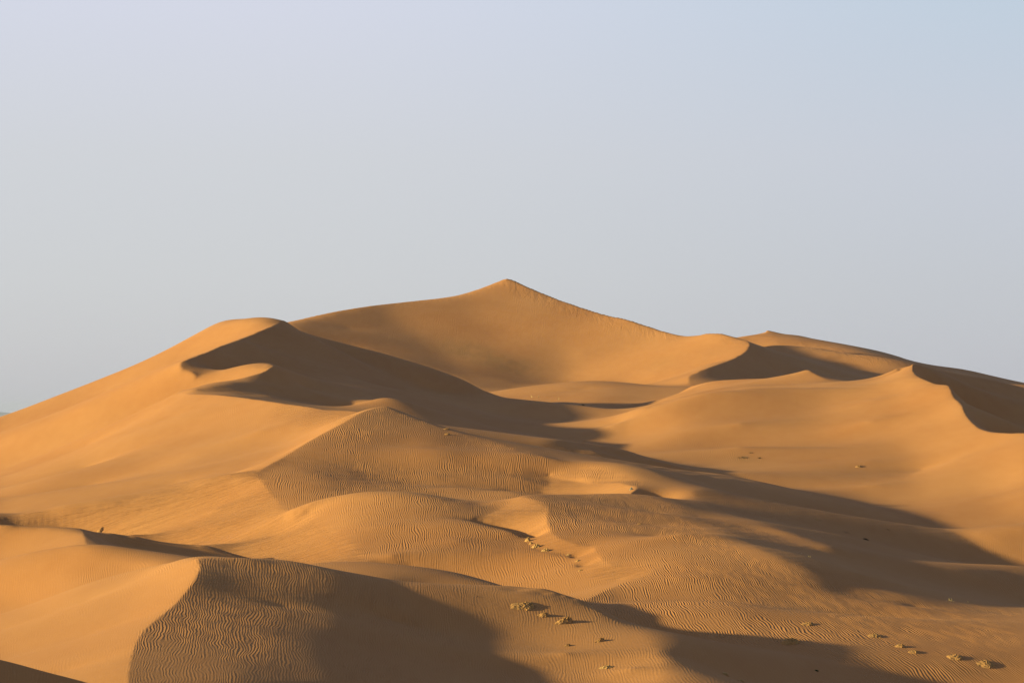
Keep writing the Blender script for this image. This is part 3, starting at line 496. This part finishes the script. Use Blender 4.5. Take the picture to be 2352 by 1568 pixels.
        sk = noise(scaled(pos, .10, 1.5, 0), 1.0, 5, .62, .3); h = math_('ADD', h, math_('MULTIPLY', math_('MULTIPLY', math_('SUBTRACT', sk.outputs[0], .5), att('streak_amp').outputs['Fac']), .5))
        gk = noise(scaled(pos, .33, .05, .09), 1.0, 6, .72, 1.2); h = math_('ADD', h, math_('MULTIPLY', math_('MULTIPLY', math_('SUBTRACT', gk.outputs[0], .5), att('gully_amp').outputs['Fac']), math_('MULTIPLY', lam, .7)))
    else:
        h = math_('MULTIPLY', noise(pos, 5, 5, .65).outputs[0], .05)
    L(out, b.inputs['Base Color'])
    bp = N('ShaderNodeBump'); bp.inputs['Strength'].default_value = 1; bp.inputs['Distance'].default_value = 1; L(h, bp.inputs['Height']); L(bp.outputs[0], b.inputs['Normal'])
    return m
RIP_V, RIP_H = .5, .13; HAZE = 3.5e-5
SAND = sand_material('sand')
for k, (key, names, label, cat) in enumerate(LABELS):
    q = quad[FL == k]
    if not len(q): continue
    ids, inv = np.unique(q, return_inverse=True); q2 = inv.reshape(-1, 4).astype(np.int32)
    name = 'sand_ground' if key == 'floor' else 'dune_hill'
    me = bpy.data.meshes.new(name); me.vertices.add(len(ids)); me.vertices.foreach_set('co', co[ids].ravel())
    me.loops.add(q2.size); me.loops.foreach_set('vertex_index', q2.ravel()); me.polygons.add(len(q2)); me.polygons.foreach_set('loop_start', np.arange(0, q2.size, 4, dtype=np.int32))
    me.polygons.foreach_set('use_smooth', np.ones(len(q2), bool)); me.update(calc_edges=True)
    me.normals_split_custom_set_from_vertices(nn[ids])
    for an, arr in ATT.items():
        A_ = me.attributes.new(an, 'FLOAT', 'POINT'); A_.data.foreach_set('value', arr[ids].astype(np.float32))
    A_ = me.attributes.new('ripple_uv', 'FLOAT_VECTOR', 'POINT'); A_.data.foreach_set('vector', UV[ids].ravel())
    me.materials.append(SAND)
    o = bpy.data.objects.new(name, me); COL.objects.link(o); o['kind'] = 'structure'; o['label'] = label; o['category'] = cat
# open plain to the horizon, dropping away beyond the dunes
PLAIN = sand_material('plain_haze_grey', 1.0, False)
e_ = [n for n in PLAIN.node_tree.nodes if n.type == 'VALTORGB'][0].color_ramp.elements; e_[0].color = (.25, .22, .19, 1); e_[1].color = (.33, .29, .25, 1)  # pale grey paints distance haze into the colour, on top of the thin volume
rr = np.concatenate([[0], np.geomspace(60, 30000, 60)]); ta = np.linspace(0, 2*np.pi, 97)
sm = np.clip((rr-1000)/6000, 0, 1); pz = FLOOR-.04-95*sm*sm*(3-2*sm)
pv = np.stack([rr[:, None]*np.cos(ta)[None, :-1], rr[:, None]*np.sin(ta)[None, :-1], np.repeat(pz[:, None], 96, 1)], -1).reshape(-1, 3)
pq = [(r*96+c, r*96+(c+1) % 96, (r+1)*96+(c+1) % 96, (r+1)*96+c) for r in range(len(rr)-1) for c in range(96)]
pm = bpy.data.meshes.new('desert_plain_ground'); pm.from_pydata(pv.tolist(), [], pq); pm.materials.append(PLAIN)
po = bpy.data.objects.new('desert_plain_ground', pm); COL.objects.link(po); po['kind'] = 'structure'; po['label'] = 'hazy plain reaching the horizon beyond the dunes'; po['category'] = 'plain'
# far low hills on the horizon
hv_, hq_ = [], []
for k in range(241):
    an = math.radians(30+120*k/240); h_ = 34+18*math.sin(an*41)+10*math.sin(an*97+1)+16*max(0, math.sin(an*23+.6))**4+9*math.sin(an*211)
    for r_, f_ in ((21000, 0), (21900, .75), (22500, 1), (23600, .6), (26000, 0)):
        hv_.append((r_*math.cos(an), r_*math.sin(an), FLOOR-96+(h_+42)*f_))
for k in range(240):
    for c in range(4): hq_.append((k*5+c, k*5+c+1, (k+1)*5+c+1, (k+1)*5+c))
hm = bpy.data.meshes.new('distant_hills'); hm.from_pydata(hv_, [], hq_); hm.materials.append(PLAIN); ho = bpy.data.objects.new('distant_hills', hm); COL.objects.link(ho); ho['kind'] = 'structure'; ho['label'] = 'faint line of low hills in haze on the horizon'; ho['category'] = 'hills'
# thin dusty air
hz = bpy.data.meshes.new('haze'); bx_ = 30500.; z0_, z1_ = FLOOR-112, 62.
hz.from_pydata([(sx_*bx_, sy_*bx_, z_) for z_ in (z0_, z1_) for sx_, sy_ in ((-1, -1), (1, -1), (1, 1), (-1, 1))], [], [(3, 2, 1, 0), (4, 5, 6, 7), (0, 1, 5, 4), (1, 2, 6, 5), (2, 3, 7, 6), (3, 0, 4, 7)])
hmat = bpy.data.materials.new('haze'); hmat.use_nodes = True; hn = hmat.node_tree; hn.nodes.remove(hn.nodes['Principled BSDF']); pvn = hn.nodes.new('ShaderNodeVolumePrincipled')
pvn.inputs['Color'].default_value = (.50, .52, .74, 1); pvn.inputs['Density'].default_value = HAZE; pvn.inputs['Anisotropy'].default_value = .0; hn.links.new(pvn.outputs[0], hn.nodes['Material Output'].inputs['Volume'])
hz.materials.append(hmat); hob = bpy.data.objects.new('haze', hz); COL.objects.link(hob); hob['kind'] = 'stuff'; hob['label'] = 'thin pale dusty haze in the air'; hob['category'] = 'haze'
# ------------------------------------------------------------------ small things lying on the sand
rng = random.Random(7); nrg = np.random.default_rng(5)
def ground(x, y):
    x = np.asarray(x, float); y = np.asarray(y, float); i = (x/y-A0)/(A1-A0)*(NA-1); j = (np.log(y)-V0)/(V1-V0)*(NV-1)
    return sample(Z, np.clip(i, 0, NA-1.001), np.clip(j, 0, NV-1.001))
def spot(px, py):
    a, v, i, J = lookup(SF, np.array([float(px)]), np.array([float(py)])); y = float(np.exp(v[0])); x = float(a[0])*y
    return x, y, float(ground([x], [y])[0])
def vnoise(x, y, seed):
    r = np.random.default_rng(seed); t = np.zeros_like(x)
    for o in range(4):
        for _ in range(3):
            k = r.normal(size=2); k *= (1.7**o)*2.6/np.hypot(*k); t += np.sin(k[0]*x+k[1]*y+r.uniform(0, 6.28))*.62**o
    return t/3
def crust_material(name, c0, c1):
    m = bpy.data.materials.new(name); m.use_nodes = True; nt = m.node_tree; b = nt.nodes['Principled BSDF']; L = nt.links.new; N = nt.nodes.new
    b.inputs['Roughness'].default_value = .95; b.inputs['Specular IOR Level'].default_value = .05
    g = N('ShaderNodeNewGeometry'); n = N('ShaderNodeTexNoise'); n.inputs['Scale'].default_value = 6; n.inputs['Detail'].default_value = 5; L(g.outputs['Position'], n.inputs['Vector'])
    r = N('ShaderNodeValToRGB'); r.color_ramp.elements[0].position = .35; r.color_ramp.elements[1].position = .65; r.color_ramp.elements[0].color = c0+(1,); r.color_ramp.elements[1].color = c1+(1,); L(n.outputs[0], r.inputs[0]); L(r.outputs[0], b.inputs['Base Color'])
    bp = N('ShaderNodeBump'); bp.inputs['Distance'].default_value = .08; L(n.outputs[0], bp.inputs['Height']); L(bp.outputs[0], b.inputs['Normal'])
    return m
CRUST = crust_material('crusted_sand', (.31, .145, .05), (.385, .185, .064)); PALE = crust_material('pale_crust', (.38, .19, .068), (.43, .24, .09)); ROCK = crust_material('grey_rock', (.22, .19, .14), (.32, .28, .21))
STRAW = crust_material('dry_straw', (.36, .24, .09), (.52, .38, .17)); GREEN = crust_material('scrub_green', (.035, .045, .018), (.075, .08, .03)); BROWN = crust_material('dark_twigs', (.07, .045, .025), (.13, .08, .04))
def link(name, me, mat, parent=None, loc=(0, 0, 0)):
    me.materials.append(mat); o = bpy.data.objects.new(name, me); COL.objects.link(o); o.location = loc
    if parent: o.parent = parent
    return o
def tag(o, label, cat, group=None):
    o['label'] = label; o['category'] = cat
    if group: o['group'] = group
    return o
def mound_mesh(name, x0, y0, z0, w, dpt, h, seed, knob=.5, tail=1.6, skew=0.):
    nx, ny = 56, 34; u = np.linspace(-1, 1, nx); t = np.linspace(-1, 1, ny); Ug, Tg = np.meshgrid(u, t)
    xs = Ug*w*np.where(Ug < 0, tail, 1)*.5; ys = Tg*dpt*.5+xs*skew
    edge = 1+.22*vnoise(Ug*1.6, Tg*1.6, seed); r2 = (np.abs(Ug)/edge)**2+(np.abs(Tg)/edge)**2
    dome = np.clip(1-r2, 0, 1)**np.where(Ug < 0, 1.3, .55)
    n = vnoise(xs/w*9, ys/w*9, seed+1)*.35+vnoise(xs/w*22, ys/w*22, seed+2)*.2
    hh = h*dome*(1+knob*n*np.where(Ug < -.3, .35, 1.)*1.5); hh = np.where(r2 >= 1, -h*.12-.02, hh)
    gz = ground(x0+xs, y0+ys); v = np.stack([xs, ys, gz-z0+hh], -1).reshape(-1, 3)
    b = (np.arange(ny-1)[:, None]*nx+np.arange(nx-1)[None]).ravel(); q = np.stack([b, b+1, b+nx+1, b+nx], -1)
    me = bpy.data.meshes.new(name); me.from_pydata(v.tolist(), [], q.tolist()); me.polygons.foreach_set('use_smooth', np.ones(len(q), bool)); return me
def blades_mesh(name, x0, y0, z0, w, dpt, n, hmin, hmax, wid, lean=.5):
    V_, Q_ = [], []
    for _ in range(n):
        r = math.sqrt(rng.random()); an = rng.uniform(0, 6.283); bx = r*w*.5*math.cos(an); by = r*dpt*.5*math.sin(an); gz = float(ground([x0+bx], [y0+by])[0])-z0-.01
        hh = rng.uniform(hmin, hmax)*(1-.5*r); az = an+rng.uniform(-1, 1); ln = hh*lean*rng.uniform(.2, 1.2); dx, dy = math.cos(az)*ln, math.sin(az)*ln; sx_, sy_ = -math.sin(az)*wid, math.cos(az)*wid; k0 = len(V_)
        for k in range(4):
            f = k/3; ww = (1-f*.85)*.5; c = (bx+dx*f*f, by+dy*f*f, gz+hh*(f-.22*f*f*lean))
            V_ += [(c[0]-sx_*ww, c[1]-sy_*ww, c[2]), (c[0]+sx_*ww, c[1]+sy_*ww, c[2])]
        for k in range(3): Q_.append((k0+2*k, k0+2*k+1, k0+2*k+3, k0+2*k+2))
    me = bpy.data.meshes.new(name); me.from_pydata(V_, [], Q_); return me
# crusted mounds on the nearest dune: centre pixel, width and height in photo pixels
for px, py, wpx, hpx, kn, tl, sk, lb in [
    (1206, 1392, 42, 6, .6, 1.6, .25, 'long ragged sand mound highest up the nearest dune'),
    (1252, 1413, 17, 6, .7, 2.2, .2, 'small knobbly sand mound between the long one and the biggest one on the nearest dune'),
    (1302, 1428, 26, 9, .7, 2.2, .5, 'biggest crumbly sand mound on the nearest dune, casting a pointed shadow'),
    (1305, 1482, 12, 3.5, .7, 2., .5, 'tiny low sand mound below the biggest mound on the nearest dune'),
    (1382, 1471, 15, 6, .7, 2.2, .6, 'small peaked sand mound standing alone nearest the rounded shoulder of the nearest dune')]:
    x, y, z = spot(px, py); k = y/F
    me = mound_mesh('sand_mound', x, y, z, wpx*k, wpx*k*1.3, hpx*k, px, kn, tl, sk); tag(link('sand_mound', me, CRUST, None, (x, y, z)), lb, 'sand mound', 'crusted sand mounds on the nearest dune')
for px, py, wpx, hpx, lb, gp in [
    (1392, 1532, 34, 3, 'pale crumbled strip of crusted sand lowest on the nearest dune', 'crusted sand mounds on the nearest dune'),
    (1212, 1242, 15, 6, 'pale crusty clod topmost in the row at the foot of the winding slip face', 'pale clods along the slip face'),
    (1219, 1248.5, 9, 3, 'smallest pale crusty clod, second in the row at the foot of the winding slip face', 'pale clods along the slip face'),
    (1230, 1256, 21, 5, 'longest pale crusty clod in the row at the foot of the winding slip face', 'pale clods along the slip face'),
    (1252, 1264.5, 18, 4, 'pale crusty clod last in the row at the foot of the winding slip face', 'pale clods along the slip face'),
    (1305, 1274, 12, 1.5, 'thin pale crust flake on the winding slip face past the row of clods', 'pale clods along the slip face'),
    (1326, 1288, 11, 2, 'tilted pale crust flake halfway along the winding slip face', 'pale clods along the slip face'),
    (1332, 1310, 9, 2, 'pale crust flake at the lower bend of the winding slip face', 'pale clods along the slip face')]:
    x, y, z = spot(px, py); k = y/F
    me = mound_mesh('sand_clod', x, y, z, wpx*k, wpx*k*.9, hpx*k, px+3, 1.2, 1., 0.); tag(link('sand_clod', me, PALE, None, (x, y, z)), lb, 'sand clod', gp)
for px, py, wpx, hpx, lb in [
    (1027, 986, 15, 3, 'upper low sand hummock on the shoulder of the rippled middle dune'), (1028, 998, 12, 3, 'lower faint sand hummock on the shoulder of the rippled middle dune'),
    (1973, 1071.5, 14, 3, 'lone low sand hummock on the broad right-hand dune'), (1856, 1433, 26, 4, 'low sand hummock on the rippled sand above the grassy mound'),
    (1470, 1204, 10, 3, 'low pale sand hummock on the long rippled ridge in front of its shaded hollow'), (230, 1219, 12, 3, 'low sand hummock on the sunlit flat behind the small left dune')]:
    x, y, z = spot(px, py); k = y/F
    me = mound_mesh('sand_hummock', x, y, z, wpx*k, wpx*k*1.2, hpx*k, int(px)+9, .6, 1.3, .2); tag(link('sand_hummock', me, CRUST, None, (x, y, z)), lb, 'sand hummock')
# rock on the little bright slip face
x, y, z = spot(1449, 1124.5); k = y/F
me = mound_mesh('rock', x, y, z, 9*k, 7*k, 4*k, 77, .9, .9, 0.); tag(link('rock', me, ROCK, None, (x, y, z)), 'pale grey rock with a black shadow side by the tip of the short bright crest', 'rock')
# dry grass and scrub
for px, py, wpx, hpx, n, mt, cat, lb, mh in [
    (1815, 1475, 44, 13, 420, STRAW, 'grass tussock', 'largest golden dry grass tussock on a sand mound in the rippled plain', 9),
    (2009, 1460, 30, 7, 160, STRAW, 'grass tussock', 'dry grass tussock at the upper end of the shaded scrub line', 4),
    (2068, 1484, 24, 8, 140, STRAW, 'grass tussock', 'dry grass tussock second along the shaded scrub line', 5),
    (2100, 1497, 26, 6, 110, STRAW, 'grass tussock', 'flat dry grass tussock third along the shaded scrub line', 4),
    (2195, 1509, 34, 6, 120, STRAW, 'grass tussock', 'long low dry grass tussock near the end of the shaded scrub line', 5),
    (2266, 1525, 40, 6, 120, STRAW, 'grass tussock', 'low dry grass tussock at the lower end of the shaded scrub line', 5),
    (1667, 1549, 16, 10, 60, STRAW, 'grass tussock', 'spiky straw tuft catching sun on the shaded foot of the nearest dune', 3),
    (1703, 1564, 18, 8, 60, STRAW, 'grass tussock', 'spiky straw tuft at the bottom edge below the shaded foot', 3)]:
    x, y, z = spot(px, py); k = y/F
    g = link('grass_tuft', blades_mesh('grass_tuft', x, y, z+mh*k*.6, wpx*k*.8, wpx*k*1.2, n, hpx*k*.5, hpx*k*1.1, max(.012, 1.1*k)), mt, None, (x, y, z+mh*k*.6)); tag(g, lb, cat, 'dry grass on the rippled plain')
    me = mound_mesh('sand_base', x, y, z, wpx*k, wpx*k*1.4, mh*k, int(px)+21, .5, 1.2, .2); b = link('sand_base', me, CRUST, g); b.location = (0, 0, -mh*k*.6)
for px, py, wpx, hpx, n, mt, cat, lb in [
    (1989, 1239, 12, 6, 90, BROWN, 'shrub', 'dark low shrub alone in the broad shade on the right'),
    (1876, 1540, 9, 6, 90, GREEN, 'shrub', 'small green shrub in the shade at the foot of the nearest dune'),
    (1340, 931, 7, 4, 50, GREEN, 'shrub', 'dark green shrub at the shade edge below the low pinkish rise'),
    (1706, 1051, 26, 4, 110, BROWN, 'shrub', 'widest patch of dead brown scrub on the broad right-hand dune'),
    (1725, 1040, 10, 3, 40, BROWN, 'shrub', 'small brown scrub clump above the widest patch on the broad right-hand dune'),
    (1745, 1052, 8, 4, 40, BROWN, 'shrub', 'small brown scrub clump beside the widest patch on the broad right-hand dune'),
    (1098, 1370, 7, 4, 14, BROWN, 'dry shrub', 'little dark twig on the smooth top of the nearest dune'),
    (2186, 1380, 14, 12, 12, STRAW, 'grass stalks', 'taller pair of pale grass stalks at the shadow edge on the plain'),
    (2220, 1383, 9, 8, 8, STRAW, 'grass stalks', 'shorter pale grass stalks further along the shadow edge on the plain'),
    (1840, 1272, 4, 9, 5, STRAW, 'grass stalks', 'single thin pale stalk on the sunlit edge of the long ridge'),
    (1858, 1278, 7, 7, 8, STRAW, 'grass stalks', 'pale stalk tuft where the long ridge turns dark'),
    (1222, 912, 5, 7, 4, STRAW, 'grass stalks', 'curled pale grass stalks on the low pinkish rise, farther pair, first one'),
    (1237, 912, 5, 8, 4, STRAW, 'grass stalks', 'curled pale grass stalks on the low pinkish rise, between the first and the upright one'),
    (1282, 918, 3, 9, 4, STRAW, 'grass stalks', 'upright bright grass stalk on the low pinkish rise'),
    (1942, 1222, 20, 3, 40, BROWN, 'shrub', 'flat brown scrub above the dark shrub in the broad shade'),
    (1880, 1194, 18, 3, 40, BROWN, 'shrub', 'flat brown scrub highest up in the broad shade'),
    (2040, 1216, 10, 3, 24, BROWN, 'shrub', 'small brown scrub on the soft ridge in the broad shade')]:
    x, y, z = spot(px, py); k = y/F; nm = {'grass stalks': 'grass_tuft'}.get(cat, 'shrub')
    o = link(nm, blades_mesh(nm, x, y, z, wpx*k, wpx*k*1.1, n, hpx*k*.5, hpx*k*1.15, max(.012, .9*k), .7 if cat != 'grass stalks' else .5), mt, None, (x, y, z)); tag(o, lb, cat)

# ------------------------------------------------------------------ camera, light, sky
cam = bpy.data.cameras.new('camera'); cam.lens = 70; cam.sensor_width = 36; cam.shift_y = 155/2352; cam.clip_start = .5; cam.clip_end = 120000
cob = bpy.data.objects.new('camera', cam); cob.rotation_euler = (math.pi/2, 0, 0); COL.objects.link(cob); scn.camera = cob
sun = bpy.data.lights.new('sun', 'SUN'); sun.energy = 5; sun.angle = math.radians(1.2); sun.color = (1, .95, .47)
sob = bpy.data.objects.new('sun', sun); sob.rotation_euler = Vector(SUN).to_track_quat('Z', 'Y').to_euler(); COL.objects.link(sob)
def make_world(w,EL,AZ):
    nt=w.node_tree; bg=nt.nodes['Background']; N=nt.nodes.new; Lk=nt.links.new
    sk=N('ShaderNodeTexSky'); sk.sky_type='NISHITA'; sk.sun_disc=False; sk.sun_elevation=math.radians(EL); sk.sun_rotation=math.radians(-90-AZ)
    sk.air_density=1.0; sk.dust_density=1.0; sk.ozone_density=1.5
    tc=N('ShaderNodeTexCoord'); sx=N('ShaderNodeSeparateXYZ'); Lk(tc.outputs['Generated'],sx.inputs[0])
    S=.088*2.04  # background strength x exposure
    def ramp(stops):
        r=N('ShaderNodeValToRGB'); e=r.color_ramp.elements
        while len(e)<len(stops): e.new(.5)
        for k,(p,c) in enumerate(stops):
            e[k].position=p; e[k].color=tuple((x/255/12.92 if x/255<=.04045 else ((x/255+.055)/1.055)**2.4) for x in c)+(1,)
        return r
    mr=N('ShaderNodeMapRange'); mr.inputs[1].default_value=0; mr.inputs[2].default_value=.25; Lk(sx.outputs[2],mr.inputs[0])
    A=ramp([(0,(192,193,199)),(.25,(202,203,208)),(.5,(207,208,214)),(.8,(213,215,229)),(1,(200,211,230))])
    B=ramp([(0,(184,187,198)),(.25,(190,193,203)),(.5,(196,200,212)),(.8,(190,204,219)),(1,(182,201,219))])
    Lk(mr.outputs[0],A.inputs[0]);Lk(mr.outputs[0],B.inputs[0])
    mx=N('ShaderNodeMapRange'); mx.interpolation_type='SMOOTHSTEP'; mx.inputs[1].default_value=-.15; mx.inputs[2].default_value=.32; Lk(sx.outputs[0],mx.inputs[0])
    m1=N('ShaderNodeMix'); m1.data_type='RGBA'; Lk(mx.outputs[0],m1.inputs[0]); Lk(A.outputs[0],m1.inputs[6]); Lk(B.outputs[0],m1.inputs[7])
    vm=N('ShaderNodeVectorMath'); vm.operation='SCALE'; vm.inputs[3].default_value=1/S; Lk(m1.outputs[2],vm.inputs[0])
    f=N('ShaderNodeMapRange'); f.interpolation_type='SMOOTHSTEP'; f.inputs[1].default_value=.18; f.inputs[2].default_value=.6; f.inputs[3].default_value=.9; f.inputs[4].default_value=.0; Lk(sx.outputs[2],f.inputs[0])
    m2=N('ShaderNodeMix'); m2.data_type='RGBA'; Lk(f.outputs[0],m2.inputs[0]); Lk(sk.outputs[0],m2.inputs[6]); Lk(vm.outputs[0],m2.inputs[7])
    Lk(m2.outputs[2],bg.inputs[0]); bg.inputs[1].default_value=.088

wd = bpy.data.worlds.new('World'); scn.world = wd; wd.use_nodes = True; make_world(wd, SUN_EL, SUN_AZ)
scn.view_settings.view_transform = 'Standard'; scn.view_settings.look = 'None'; scn.view_settings.exposure = 1.1; scn.view_settings.gamma = 1
scn.render.engine = 'CYCLES'; scn.cycles.use_denoising = True; scn.cycles.max_bounces = 4
